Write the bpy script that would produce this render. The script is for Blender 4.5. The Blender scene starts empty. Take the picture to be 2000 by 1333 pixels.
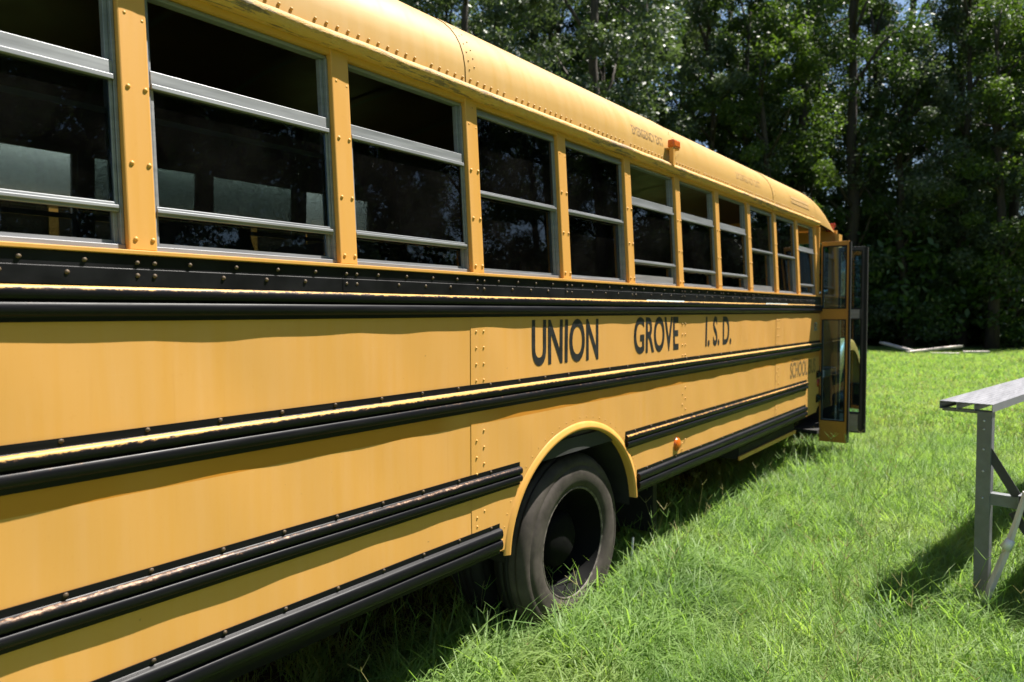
import bpy, math, random
import numpy as np
from mathutils import Vector, Matrix

random.seed(7)
RNG = np.random.default_rng(11)
C = bpy.context.scene.collection
SC = bpy.context.scene
PI = math.pi

# ------------------------------------------------------------------ camera, light, exposure
H = 1.77
cam_d = bpy.data.cameras.new('camera')
cam = bpy.data.objects.new('camera', cam_d)
C.objects.link(cam)
cam_d.lens = 24.0
cam_d.sensor_width = 36.0
cam_d.clip_start = 0.05
cam_d.clip_end = 900.0
yaw, pit, rol = .6642, -.0411, -.0041
fwd = Vector((math.cos(yaw), math.sin(yaw), 0))
rgt = Vector((math.sin(yaw), -math.cos(yaw), 0))
f2 = fwd * math.cos(pit) + Vector((0, 0, math.sin(pit)))
u2 = Vector((0, 0, math.cos(pit))) - fwd * math.sin(pit)
r3 = rgt * math.cos(rol) + u2 * math.sin(rol)
u3 = u2 * math.cos(rol) - rgt * math.sin(rol)
M = Matrix((r3, u3, -f2)).transposed().to_4x4()
M.translation = Vector((0, 0, H))
cam.matrix_world = M
cam_d.dof.use_dof = True
cam_d.dof.focus_distance = 2.5
cam_d.dof.aperture_fstop = 3.2
SC.camera = cam

SUN = Vector((.43, -.275, 1.0)).normalized()          # direction towards the sun
world = bpy.data.worlds.new('World')
SC.world = world
world.use_nodes = True
wn = world.node_tree
for n in list(wn.nodes):
    wn.nodes.remove(n)
wo = wn.nodes.new('ShaderNodeOutputWorld')
bg = wn.nodes.new('ShaderNodeBackground')
sk = wn.nodes.new('ShaderNodeTexSky')
sk.sky_type = 'NISHITA'
sk.sun_disc = False
sk.sun_elevation = math.asin(SUN.z)
sk.sun_rotation = math.atan2(SUN.x, SUN.y)
sk.air_density = 1.0
sk.dust_density = .6
bg.inputs['Strength'].default_value = .055
wn.links.new(sk.outputs[0], bg.inputs[0])
wn.links.new(bg.outputs[0], wo.inputs[0])
sun_d = bpy.data.lights.new('sun', 'SUN')
sun_d.energy = 5.0
sun_d.angle = math.radians(.53)
sun_d.color = (1, .95, .87)
sun = bpy.data.objects.new('sun', sun_d)
C.objects.link(sun)
sun.rotation_euler = SUN.to_track_quat('Z', 'Y').to_euler()
SC.view_settings.view_transform = 'Standard'
SC.view_settings.look = 'None'
SC.view_settings.gamma = 1.0
SC.view_settings.use_curve_mapping = False
SC.view_settings.exposure = 1.43
SC.cycles.max_bounces = 10
SC.cycles.transparent_max_bounces = 16
SC.cycles.caustics_reflective = False
SC.cycles.caustics_refractive = False

# ------------------------------------------------------------------ helpers
def tag(o, label=None, cat=None, group=None, kind=None):
    if label: o['label'] = label
    if cat: o['category'] = cat
    if group: o['group'] = group
    if kind: o['kind'] = kind
    return o

class MB:
    """collects faces, links them as one mesh object"""
    def __init__(s):
        s.v = []; s.f = []; s.w = []; s.sm = []
    def add(s, vs, fs, smooth=False, w=0.0):
        b = len(s.v)
        s.v += [tuple(p) for p in vs]
        s.f += [tuple(i + b for i in f) for f in fs]
        s.w += list(w) if isinstance(w, (list, tuple)) else [w] * len(vs)
        s.sm += [smooth] * len(fs)
        return s
    def box(s, x0, x1, y0, y1, z0, z1, lean=None, w=0.0):
        vs = []
        for x, y, z in [(x0, y0, z0), (x1, y0, z0), (x1, y1, z0), (x0, y1, z0), (x0, y0, z1), (x1, y0, z1), (x1, y1, z1), (x0, y1, z1)]:
            vs.append((x, y + (lean(z) if lean else 0), z))
        return s.add(vs, [(0, 3, 2, 1), (4, 5, 6, 7), (0, 1, 5, 4), (1, 2, 6, 5), (2, 3, 7, 6), (3, 0, 4, 7)], w=w)
    def obox(s, c, ux, uy, uz, hx, hy, hz):
        c, ux, uy, uz = Vector(c), Vector(ux).normalized(), Vector(uy).normalized(), Vector(uz).normalized()
        vs = [c + ux * hx * a + uy * hy * b + uz * hz * e for a, b, e in
              [(-1, -1, -1), (1, -1, -1), (1, 1, -1), (-1, 1, -1), (-1, -1, 1), (1, -1, 1), (1, 1, 1), (-1, 1, 1)]]
        return s.add(vs, [(0, 3, 2, 1), (4, 5, 6, 7), (0, 1, 5, 4), (1, 2, 6, 5), (2, 3, 7, 6), (3, 0, 4, 7)])
    def bar(s, a, b, wx, wy, ref=(0, 0, 1)):
        a, b = Vector(a), Vector(b)
        d = (b - a); L = d.length; d.normalize()
        r = Vector(ref)
        if abs(d.dot(r)) > .95: r = Vector((1, 0, 0))
        u = d.cross(r).normalized(); v = u.cross(d).normalized()
        return s.obox((a + b) / 2, d, u, v, L / 2, wx / 2, wy / 2)
    def tube(s, pts, rad, n=8, smooth=True, caps=True):
        pts = [Vector(p) for p in pts]
        rad = rad if isinstance(rad, (list, tuple)) else [rad] * len(pts)
        vs = []; fs = []
        pu = None
        for i, p in enumerate(pts):
            d = (pts[min(i + 1, len(pts) - 1)] - pts[max(i - 1, 0)]).normalized()
            r = pu if pu is not None else (Vector((0, 0, 1)) if abs(d.z) < .9 else Vector((1, 0, 0)))
            u = (r - d * r.dot(d)).normalized(); pu = u
            v = d.cross(u)
            for k in range(n):
                t = 2 * PI * k / n
                vs.append(p + (u * math.cos(t) + v * math.sin(t)) * rad[i])
        for i in range(len(pts) - 1):
            for k in range(n):
                a = i * n + k; b = i * n + (k + 1) % n
                fs.append((a, b, b + n, a + n))
        if caps:
            fs.append(tuple(range(n - 1, -1, -1)))
            fs.append(tuple((len(pts) - 1) * n + k for k in range(n)))
        return s.add(vs, fs, smooth)
    def sheet(s, P, smooth=True, w=None):
        """P[i][j] grid of points"""
        n, m = len(P), len(P[0])
        vs = [p for r in P for p in r]
        fs = [(i * m + j, i * m + j + 1, (i + 1) * m + j + 1, (i + 1) * m + j) for i in range(n - 1) for j in range(m - 1)]
        ww = [q for r in w for q in r] if w else 0.0
        return s.add(vs, fs, smooth, ww)
    def lathe(s, c, prof, n=40, axis='y', smooth=True):
        """prof: list of (radius, offset along axis)"""
        P = []
        for r, o in prof:
            row = []
            for k in range(n + 1):
                t = 2 * PI * k / n
                row.append((c[0] + r * math.cos(t), c[1] + o, c[2] + r * math.sin(t)))
            P.append(row)
        return s.sheet(P, smooth)
    def dome(s, c, nrm, r, h, n=7):
        c = Vector(c); nrm = Vector(nrm).normalized()
        u = nrm.orthogonal().normalized(); v = nrm.cross(u)
        vs = []; fs = []
        for rr, hh in [(1, 0), (.94, .35), (.62, .8)]:
            for k in range(n):
                t = 2 * PI * k / n
                vs.append(c + (u * math.cos(t) + v * math.sin(t)) * r * rr + nrm * h * hh)
        vs.append(c + nrm * h)
        for i in range(2):
            for k in range(n):
                fs.append((i * n + k, i * n + (k + 1) % n, (i + 1) * n + (k + 1) % n, (i + 1) * n + k))
        for k in range(n):
            fs.append((2 * n + k, 2 * n + (k + 1) % n, 3 * n))
        return s.add(vs, fs, True)
    def mesh(s, name, mat):
        me = bpy.data.meshes.new(name)
        me.from_pydata([tuple(v) for v in s.v], [], s.f)
        me.polygons.foreach_set('use_smooth', s.sm)
        if any(s.w):
            a = me.attributes.new('wear', 'FLOAT', 'POINT')
            a.data.foreach_set('value', s.w)
        for m_ in (mat if isinstance(mat, (list, tuple)) else [mat]):
            me.materials.append(m_)
        me.update()
        return me
    def build(s, name, mat, parent=None, bevel=0.0, kind=None):
        return put(name, s.mesh(name, mat), parent, bevel, kind)

def put(name, me, parent=None, bevel=0.0, kind=None):
    o = bpy.data.objects.new(name, me)
    C.objects.link(o)
    if parent is not None:
        o.parent = parent
        if parent.parent is None and parent.type == 'EMPTY':
            o.location = -parent.location
    if bevel:
        b = o.modifiers.new('bevel', 'BEVEL'); b.width = bevel; b.segments = 2; b.limit_method = 'ANGLE'; b.angle_limit = .6
    if kind: o['kind'] = kind
    return o

def thing(name, loc, label, cat, group=None):
    o = bpy.data.objects.new(name, None)
    C.objects.link(o)
    o.location = loc
    o.empty_display_size = .2
    return tag(o, label, cat, group)

# ------------------------------------------------------------------ materials
def nmat(name):
    m = bpy.data.materials.new(name)
    m.use_nodes = True
    nt = m.node_tree
    return m, nt, nt.nodes['Principled BSDF']

def N(nt, t, **k):
    n = nt.nodes.new(t)
    for a, b in k.items():
        if a.startswith('i_'):
            key = a[2:]
            n.inputs[int(key) if key.isdigit() else key].default_value = b
        else:
            setattr(n, a, b)
    return n

def mixc(nt, fac, a, b, blend='MIX'):
    n = nt.nodes.new('ShaderNodeMix'); n.data_type = 'RGBA'; n.blend_type = blend
    for sock, val in ((n.inputs[0], fac), (n.inputs[6], a), (n.inputs[7], b)):
        if hasattr(val, 'is_linked') or hasattr(val, 'links'):
            nt.links.new(val, sock)
        elif isinstance(val, (int, float)):
            sock.default_value = val
        else:
            sock.default_value = (*val, 1) if len(val) == 3 else val
    return n.outputs[2]

def noise(nt, scale, detail=4, rough=.6, vec=None, sc=(1, 1, 1), coord='Object'):
    tc = N(nt, 'ShaderNodeTexCoord')
    mp = N(nt, 'ShaderNodeMapping')
    mp.inputs['Scale'].default_value = sc
    nt.links.new(tc.outputs[coord], mp.inputs[0])
    n = N(nt, 'ShaderNodeTexNoise')
    n.inputs['Scale'].default_value = scale
    n.inputs['Detail'].default_value = detail
    n.inputs['Roughness'].default_value = rough
    nt.links.new(mp.outputs[0], n.inputs['Vector'])
    return n.outputs['Fac']

def ramp(nt, fac, lo, hi, a=0.0, b=1.0):
    r = N(nt, 'ShaderNodeMapRange')
    r.inputs[1].default_value = lo; r.inputs[2].default_value = hi
    r.inputs[3].default_value = a; r.inputs[4].default_value = b
    r.clamp = True
    nt.links.new(fac, r.inputs[0])
    return r.outputs[0]

def math2(nt, op, a, b):
    n = N(nt, 'ShaderNodeMath', operation=op)
    for i, v in enumerate((a, b)):
        if isinstance(v, (int, float)): n.inputs[i].default_value = v
        else: nt.links.new(v, n.inputs[i])
    return n.outputs[0]

def bump(nt, p, h, strength=.2, dist=.01):
    b = N(nt, 'ShaderNodeBump')
    b.inputs['Strength'].default_value = strength
    b.inputs['Distance'].default_value = dist
    nt.links.new(h, b.inputs['Height'])
    nt.links.new(b.outputs[0], p.inputs['Normal'])

def simple(name, col, rough=.5, metal=0.0, var=.25, scale=6.0, spec=.5, bumps=0.0, sc=(1, 1, 1)):
    m, nt, p = nmat(name)
    f = noise(nt, scale, 5, .65, sc=sc)
    c = mixc(nt, ramp(nt, f, .3, .7), tuple(x * (1 - var) for x in col), tuple(min(1, x * (1 + var)) for x in col))
    nt.links.new(c, p.inputs['Base Color'])
    nt.links.new(ramp(nt, f, .2, .8, max(.05, rough - .12), min(1, rough + .12)), p.inputs['Roughness'])
    p.inputs['Metallic'].default_value = metal
    p.inputs['Specular IOR Level'].default_value = spec
    if bumps: bump(nt, p, noise(nt, scale * 8, 3), bumps, .004)
    return m

YEL = (.61, .312, .074)
def yellow_paint(name, base=YEL, chalk=.35, stripe=False, rough=.42, grime=.25):
    m, nt, p = nmat(name)
    big = noise(nt, 1.1, 4, .55)
    streak = noise(nt, 3.0, 5, .65, sc=(6, 1, .35))
    fine = noise(nt, 60, 3, .6)
    pale = tuple(min(1, b * k) for b, k in zip(base, (1.06, 1.20, 2.1)))
    dark = tuple(b * k for b, k in zip(base, (.86, .80, .72)))
    c = mixc(nt, ramp(nt, streak, .35, .75, 0, chalk), base, pale)
    c = mixc(nt, ramp(nt, big, .5, .8, 0, grime), c, dark)
    c = mixc(nt, ramp(nt, fine, .62, .8, 0, .25), c, dark)
    scr = noise(nt, 1.0, 5, .7, sc=(2.2, 1, 60))
    c = mixc(nt, ramp(nt, scr, .66, .72, 0, .22), c, pale)
    drip = noise(nt, 1.0, 4, .6, sc=(38, 1, 1.2))
    c = mixc(nt, ramp(nt, drip, .62, .74, 0, .30), c, dark)
    spk = noise(nt, 26, 2, .5)
    c = mixc(nt, ramp(nt, spk, .775, .80, 0, .55), c, (.16, .09, .03))
    if stripe:      # strip of unfaded older paint below the second rail, ragged here and there
        tc = N(nt, 'ShaderNodeTexCoord'); sp = N(nt, 'ShaderNodeSeparateXYZ')
        nt.links.new(tc.outputs['Object'], sp.inputs[0])
        up = math2(nt, 'LESS_THAN', sp.outputs[2], 1.335)
        lo = math2(nt, 'GREATER_THAN', sp.outputs[2], 1.276)
        k = math2(nt, 'MULTIPLY', up, lo)
        k = math2(nt, 'MULTIPLY', k, ramp(nt, noise(nt, 1.3, 2), .3, .42, .35, .95))
        c = mixc(nt, k, c, (.50, .20, .020))
    nt.links.new(c, p.inputs['Base Color'])
    nt.links.new(ramp(nt, streak, .3, .8, rough - .08, rough + .16), p.inputs['Roughness'])
    p.inputs['Specular IOR Level'].default_value = .4
    return m

def rail_paint(name, gain, tint=(.50, .30, .085)):
    m, nt, p = nmat(name)
    at = N(nt, 'ShaderNodeAttribute'); at.attribute_name = 'wear'
    n1 = noise(nt, 1.0, 6, .75, sc=(48, 80, 80))
    n2 = noise(nt, .9, 3, .5, sc=(1.1, 1, 1))
    s = math2(nt, 'ADD', math2(nt, 'MULTIPLY', at.outputs['Fac'], gain), math2(nt, 'MULTIPLY', math2(nt, 'SUBTRACT', n1, .5), 1.05))
    s = math2(nt, 'ADD', s, math2(nt, 'MULTIPLY', math2(nt, 'SUBTRACT', n2, .5), .55))
    k = ramp(nt, s, .56, .66)
    k0 = ramp(nt, s, .42, .60, 0, .55)
    scr = noise(nt, 1.4, 4, .6, sc=(3, 40, 60))
    c = mixc(nt, ramp(nt, scr, .55, .8, 0, .5), (.0036, .0036, .0055), (.012, .011, .011))
    c = mixc(nt, k0, c, (.16, .085, .05))
    c = mixc(nt, k, c, tint)
    nt.links.new(c, p.inputs['Base Color'])
    nt.links.new(ramp(nt, scr, .3, .8, .34, .55), p.inputs['Roughness'])
    p.inputs['Specular IOR Level'].default_value = .22
    bump(nt, p, s, .12, .002)
    return m

def glass_mat(name, tint, rough=.01, fac=1.0):
    m, nt, p = nmat(name)
    nt.nodes.remove(p)
    out = nt.nodes['Material Output']
    tr = N(nt, 'ShaderNodeBsdfTransparent'); tr.inputs[0].default_value = (*tint, 1)
    gl = N(nt, 'ShaderNodeBsdfGlossy'); gl.inputs['Roughness'].default_value = rough
    gl.inputs[0].default_value = (.9, .93, .95, 1)
    fr = N(nt, 'ShaderNodeFresnel'); fr.inputs[0].default_value = 1.5
    df = N(nt, 'ShaderNodeBsdfDiffuse'); df.inputs[0].default_value = (.20, .19, .17, 1)
    dust = ramp(nt, noise(nt, 2.5, 6, .7), .45, .8, .004, .035)
    mx0 = N(nt, 'ShaderNodeMixShader')
    nt.links.new(dust, mx0.inputs[0]); nt.links.new(tr.outputs[0], mx0.inputs[1]); nt.links.new(df.outputs[0], mx0.inputs[2])
    mx = N(nt, 'ShaderNodeMixShader')
    nt.links.new(math2(nt, 'MULTIPLY', fr.outputs[0], fac), mx.inputs[0])
    nt.links.new(mx0.outputs[0], mx.inputs[1]); nt.links.new(gl.outputs[0], mx.inputs[2])
    nt.links.new(mx.outputs[0], out.inputs[0])
    return m

def leaf_mat(name, c0, c1, trans=.35, rough=.4, spec=.5, place=None):
    m, nt, p = nmat(name)
    out = nt.nodes['Material Output']
    oi = N(nt, 'ShaderNodeObjectInfo')
    ge = N(nt, 'ShaderNodeNewGeometry')
    n = noise(nt, .8, 3, .6)
    k = math2(nt, 'ADD', math2(nt, 'MULTIPLY', ge.outputs['Random Per Island'], .55), math2(nt, 'MULTIPLY', ramp(nt, n, .3, .7), .3))
    k = math2(nt, 'ADD', k, math2(nt, 'MULTIPLY', oi.outputs['Random'], .25))
    c = mixc(nt, k, c0, c1)
    p.inputs['Roughness'].default_value = rough
    p.inputs['Specular IOR Level'].default_value = spec
    if place:
        pn = N(nt, 'ShaderNodeTexNoise'); pn.inputs['Scale'].default_value = .9; pn.inputs['Detail'].default_value = 4
        nt.links.new(ge.outputs['Position'], pn.inputs['Vector'])
        c = mixc(nt, ramp(nt, pn.outputs['Fac'], .48, .68, 0, .55), c, place)
        pn2 = N(nt, 'ShaderNodeTexNoise'); pn2.inputs['Scale'].default_value = 2.3; pn2.inputs['Detail'].default_value = 3
        nt.links.new(ge.outputs['Position'], pn2.inputs['Vector'])
        c = mixc(nt, ramp(nt, pn2.outputs['Fac'], .52, .66, 0, .6), c, (.085, .175, .05))
    tl = N(nt, 'ShaderNodeBsdfTranslucent')
    nt.links.new(c, p.inputs['Base Color'])
    nt.links.new(mixc(nt, 1.0, c, (1.25, 1.35, .55), 'MULTIPLY'), tl.inputs[0])
    mx = N(nt, 'ShaderNodeMixShader'); mx.inputs[0].default_value = trans
    nt.links.new(p.outputs[0], mx.inputs[1]); nt.links.new(tl.outputs[0], mx.inputs[2])
    nt.links.new(mx.outputs[0], out.inputs[0])
    return m

M_YEL = yellow_paint('yellow_body_paint', stripe=True)
M_YELP = yellow_paint('yellow_trim_paint', base=(.60, .305, .066), chalk=.2)
M_ROOF = yellow_paint('chalky_roof_paint', base=(.44, .258, .062), chalk=.25, rough=.5, grime=.4)
M_GUT = None
M_DOORP = yellow_paint('door_paint', base=(.42, .19, .028), chalk=.1)
M_RAIL1 = rail_paint('worn_black_rail', .90)
M_RAIL2 = rail_paint('worn_black_rail_heavy', 1.02)
M_RAIL3 = rail_paint('scuffed_black_rail', .64, (.36, .23, .15))
M_RAIL3F = rail_paint('chipped_black_rail', .70, (.55, .30, .07))
M_RAIL4 = rail_paint('black_skirt_rail', .25)
M_BLACK = simple('black_paint', (.0045, .0045, .006), .42, var=.4, spec=.28)
M_LETTER = simple('black_lettering', (.012, .012, .014), .5, var=.5, scale=25)
M_ALU = simple('window_aluminium', (.25, .258, .27), .48, metal=.4, var=.16, scale=8, sc=(.4, 1, 6))
M_ALUD = simple('grey_aluminium', (.28, .28, .29), .5, metal=.4, var=.15, scale=8, sc=(.4, 1, 6))
M_ALUB = simple('bleacher_aluminium', (.21, .21, .23), .5, metal=.2, var=.10, scale=5, sc=(.3, 5, 1))
M_STEEL = simple('galvanised_steel', (.19, .20, .21), .55, metal=.5, var=.2, scale=9)
M_STEELD = simple('dark_steel', (.06, .06, .062), .6, metal=.3, var=.3)
M_WOOD = simple('weathered_white_wood', (.66, .58, .54), .8, var=.35, scale=14, sc=(1, 1, .15), bumps=.3)
M_GLASS = glass_mat('tinted_glass', (.50, .54, .53))
M_CLEAR = glass_mat('door_glass', (.58, .76, .86))
M_TYRE = simple('dusty_rubber', (.054, .045, .039), .75, var=.45, scale=9, bumps=.1, spec=.3)
M_TYRED = simple('black_rubber', (.014, .014, .014), .7, var=.3, scale=9, spec=.3)
M_RIM = simple('black_rim', (.004, .004, .004), .8, var=.5, spec=.12)
M_RUST = simple('rim_edge', (.15, .13, .115), .6, metal=.4, var=.8, scale=30)
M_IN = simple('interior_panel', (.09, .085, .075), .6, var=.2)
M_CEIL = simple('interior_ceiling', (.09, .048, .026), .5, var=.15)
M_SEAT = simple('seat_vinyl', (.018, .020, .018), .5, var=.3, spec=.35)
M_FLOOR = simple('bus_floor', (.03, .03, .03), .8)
M_UNDER = simple('underbody', (.012, .011, .010), .8, var=.5)
M_WHITE = simple('white_roof_paint', (.72, .74, .76), .45, var=.05, scale=2)
M_DARKGL = simple('dark_window', (.012, .014, .014), .08, var=.2)
M_TAPE = simple('worn_pale_tape', (.55, .62, .60), .45, var=.2, scale=20)
M_CHROME = simple('dull_chrome', (.55, .57, .60), .3, metal=.8, var=.3, scale=30)
M_BARK = simple('bark', (.045, .036, .028), .9, var=.5, scale=3, sc=(4, 4, .6), bumps=.6)
M_LEAF = leaf_mat('broad_leaves', (.020, .045, .010), (.082, .132, .032), .38, .46, .5)
M_LEAF2 = leaf_mat('grey_green_leaves', (.030, .052, .026), (.115, .155, .088), .32, .50, .6)
M_LEAF3 = leaf_mat('yellow_green_leaves', (.035, .070, .012), (.115, .175, .035), .45, .5, .5)
M_SHRUB = leaf_mat('shrub_leaves', (.025, .055, .012), (.075, .14, .025), .3)
M_GRASS = leaf_mat('grass_blade', (.150, .258, .066), (.300, .420, .150), .55, .5, .3, place=(.35, .41, .17))
M_DRY = leaf_mat('dry_grass', (.26, .25, .10), (.42, .38, .18), .35, .5, .3)
M_CLEARPL = glass_mat('clear_plastic', (.9, .95, .98), .08, 2.0)
M_WHITEPL = simple('white_plastic', (.75, .75, .74), .4)

def amber(name, col):
    m, nt, p = nmat(name)
    n = noise(nt, 90, 2)
    nt.links.new(mixc(nt, ramp(nt, n, .3, .7), tuple(c * .7 for c in col), col), p.inputs['Base Color'])
    p.inputs['Roughness'].default_value = .22
    p.inputs['Subsurface Weight'].default_value = .15
    return m
M_AMBER = amber('amber_lens', (.62, .14, .012))
M_RED = amber('red_lens', (.34, .035, .010))

# gutter: yellow with flaking dark patches
def gutter_paint():
    m, nt, p = nmat('flaking_gutter_paint')
    n = noise(nt, 1.0, 7, .75, sc=(7, 60, 60))
    n2 = noise(nt, 1.0, 3, .5, sc=(1.6, 1, 1))
    s = math2(nt, 'ADD', n, math2(nt, 'MULTIPLY', math2(nt, 'SUBTRACT', n2, .5), .5))
    c = mixc(nt, ramp(nt, s, .54, .585), (.60, .335, .085), (.20, .13, .07))
    c = mixc(nt, ramp(nt, noise(nt, 30, 4, .7), .5, .75, 0, .5), c, (.66, .46, .2))
    nt.links.new(c, p.inputs['Base Color'])
    p.inputs['Roughness'].default_value = .6
    bump(nt, p, s, .8, .010)
    return m
M_GUT = gutter_paint()

# ------------------------------------------------------------------ ground
def gz(x, y):
    r = 0.0
    return r + .03 * math.sin(x * .45 + 1.1) * math.sin(y * .38) + .02 * math.sin(x * .9 + y * 1.1)

def ground_mat():
    m, nt, p = nmat('lawn_soil')
    a = noise(nt, .35, 5, .6); b = noise(nt, 9, 5, .7)
    c = mixc(nt, ramp(nt, a, .3, .7), (.09, .14, .030), (.15, .21, .050))
    c = mixc(nt, ramp(nt, b, .5, .8, 0, .6), c, (.06, .07, .025))
    # shade under the bus, painted into the soil colour as a dark band
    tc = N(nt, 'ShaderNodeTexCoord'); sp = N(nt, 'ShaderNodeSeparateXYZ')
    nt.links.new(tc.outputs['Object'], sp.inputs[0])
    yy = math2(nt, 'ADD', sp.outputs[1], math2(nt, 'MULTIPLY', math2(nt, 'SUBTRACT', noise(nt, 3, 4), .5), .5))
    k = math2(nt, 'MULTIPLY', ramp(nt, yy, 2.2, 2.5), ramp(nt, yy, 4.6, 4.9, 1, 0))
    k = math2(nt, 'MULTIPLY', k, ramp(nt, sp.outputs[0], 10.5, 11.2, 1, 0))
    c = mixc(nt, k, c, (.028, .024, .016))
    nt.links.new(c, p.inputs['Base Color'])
    p.inputs['Roughness'].default_value = .95
    bump(nt, p, b, .8, .05)
    return m
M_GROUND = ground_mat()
g = MB()
def axis(lo, hi, a, b, st):
    v = [lo, lo * .5 + a * .5]
    x = a
    while x < b: v.append(x); x += st
    return v + [b, hi * .3 + b * .7, hi]
xs = axis(-300, 400, -12, 46, 1.0); ys = axis(-300, 300, -26, 34, 1.0)
def gzf(x, y):
    return gz(x, y) if (-13 < x < 47 and -27 < y < 35) else 0.0
g.sheet([[(x, y, gzf(x, y)) for y in reversed(ys)] for x in xs])
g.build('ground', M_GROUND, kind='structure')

# ------------------------------------------------------------------ the school bus
D = 1.977                       # side plane of the bus
P0, PITCH, PW = .8318, .711, .0762
XB, XE = -1.37, 8.06            # rear and end of the side wall at the door
WID = 2.42
YF = D + WID                    # far side plane
ZB = 1.932
def lean(z):
    return D + max(0.0, z - ZB) * .055
def leanf(z):
    return YF - max(0.0, z - ZB) * .055
bus = thing('school_bus', (3.4, D + WID / 2, 0), 'yellow school bus with UNION GROVE I.S.D. on its side and front door open', 'school bus')

def wob(x, z):
    return .0019 * math.sin(x * 2.9 + z * 1.7 + .6) * math.sin(z * 5.1 + x * .8) + .0012 * math.sin(x * 7.3 + 1.9 * math.sin(z * 4)) + .0007 * math.sin(x * 17 + z * 9)

AX, AZ, AA, AB = 3.117, .60, .66, .575       # wheel arch ellipse (outer)
def arch_top(x):
    t = (x - AX) / AA
    return AZ + AB * math.sqrt(1 - t * t) if abs(t) < 1 else 0
ZSK = .665
joints = [XB, 2.231, 4.401, 6.497, XE]
for i in range(4):
    a, b = joints[i], joints[i + 1]
    off = -.0022 * (i % 2) 
    cols = list(np.arange(a, b, .05)) + [b]
    if i == 1:
        cols = [c for c in cols if abs(c - AX) > AA + .012]
        cols += [AX - AA * math.cos(t) for t in np.linspace(0.0, PI, 40)]
        cols = sorted(set(round(c, 4) for c in cols))
    if b < XE: cols.append(b + .012)
    grid = []
    for x in cols:
        zb = ZSK
        if i == 1 and abs(x - AX) < AA: zb = max(ZSK, arch_top(x))
        if i == 3 and x > 7.95: zb = .72
        grid.append([(x, D + off + wob(x, zb + (1.94 - zb) * k / 24) , zb + (1.94 - zb) * k / 24) for k in range(25)])
    m = MB().sheet(grid)
    m.build('side_panel', M_YEL, bus)

# rub rails: extruded profiles (height from the top, protrusion, wear)
def rail_profile(h, plate=0.18, p=.030, w1=1.0, w2=.5, flange=.004):
    z1 = -h * plate; zend = -h * .87
    r = (z1 - zend) / 4.0
    pts = [(0, 0, 0), (0, flange, 0), (z1 + .001, flange, .0)]
    for c, ww in ((z1 - r, w1), (z1 - 3 * r, w2)):
        for k in range(9):
            t = PI / 2 - PI * k / 8
            zz = c + r * math.sin(t) * .96
            pp = flange + .002 + (p - flange) * max(0.0, math.cos(t)) ** .6
            wv = ww * max(0.0, 1 - abs(math.degrees(t) - 60) / 76)
            pts.append((zz, pp, min(1.0, wv)))
    pts += [(-h * .89, flange + .001, 0), (-h, flange + .001, 0), (-h, 0, 0)]
    return pts
def rail(name, x0, x1, ztop, prof, mat, y=D, cap=True):
    n = max(2, int((x1 - x0) / .12) + 1)
    P = []; W = []
    for k in range(n):
        x = x0 + (x1 - x0) * k / (n - 1)
        yy = y + wob(x, ztop) * .6
        P.append([(x, yy - p - .001, ztop + dz) for dz, p, w in prof])
        W.append([w for dz, p, w in prof])
    m = MB().sheet(P, True, W)
    flat = {0, 1, 2, 11, len(prof) - 4, len(prof) - 3, len(prof) - 2}
    for q in range(len(m.sm)):
        if q % (len(prof) - 1) in flat: m.sm[q] = False
    if cap:
        for k, fl in ((0, False), (n - 1, True)):
            idx = list(range(len(prof)))
            vs = P[k]
            m.add(vs, [tuple(idx if fl else idx[::-1])])
    return m.build(name, mat, bus)
# belt plate below the windows
plate_edges = [XB] + [P0 + i * PITCH for i in range(-2, 11)] + [XE]
bm_ = MB()
for a, b in zip([XB, P0 - PITCH] + [P0 + PITCH * i for i in range(0, 10)], [P0 - PITCH] + [P0 + PITCH * i for i in range(0, 10)] + [XE]):
    k = .0015 if int(round((a - P0) / PITCH)) % 2 else 0
    bm = MB().sheet([[(x, D - .006 - k, 1.932), (x, D - .006 - k, 1.895), (x, D - .0085 - k, 1.893), (x, D - .0085 - k, 1.848)] for x in (a, b + .01)], False)
    bm.build('belt_plate', M_BLACK, bus)
MB().box(XB, XE, D - .016, D + .02, 1.9335, 1.946).build('sill_lip', M_YELP, bus, .002)
rail('rub_rail', XB, XE + .01, 1.852, rail_profile(.100, .06, .021, 1.0, .45), M_RAIL1)
rail('rub_rail', XB, XE + .012, 1.456, rail_profile(.121, .20, .022, 1.0, .50), M_RAIL2)
rail('rub_rail', XB, 2.575, 1.057, rail_profile(.108, .20, .021, 1.0, .5), M_RAIL3)
rail('rub_rail', 3.624, 7.55, 1.055, rail_profile(.108, .20, .021, 1.0, .4), M_RAIL3F)
rail('rub_rail', XB, 2.42, .797, rail_profile(.140, .15, .024, .6, .3), M_RAIL4)
rail('rub_rail', 3.775, 7.52, .797, rail_profile(.140, .15, .024, .6, .3), M_RAIL4)
rail('rub_rail', 7.93, 8.075, 1.12, rail_profile(.08, .2, .02, .6, .3), M_RAIL4)
rail('rub_rail', 7.93, 8.075, .86, rail_profile(.09, .2, .02, .6, .3), M_RAIL4)
for a, b in ((3.86, 4.42), (6.15, 6.80)):
    MB().sheet([[(x, D - .0175 - .0015 * k, 1.848 - .005 * k) for k in range(4)] for x in (a, b)]).build('pale_tape', M_TAPE, bus)

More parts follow.
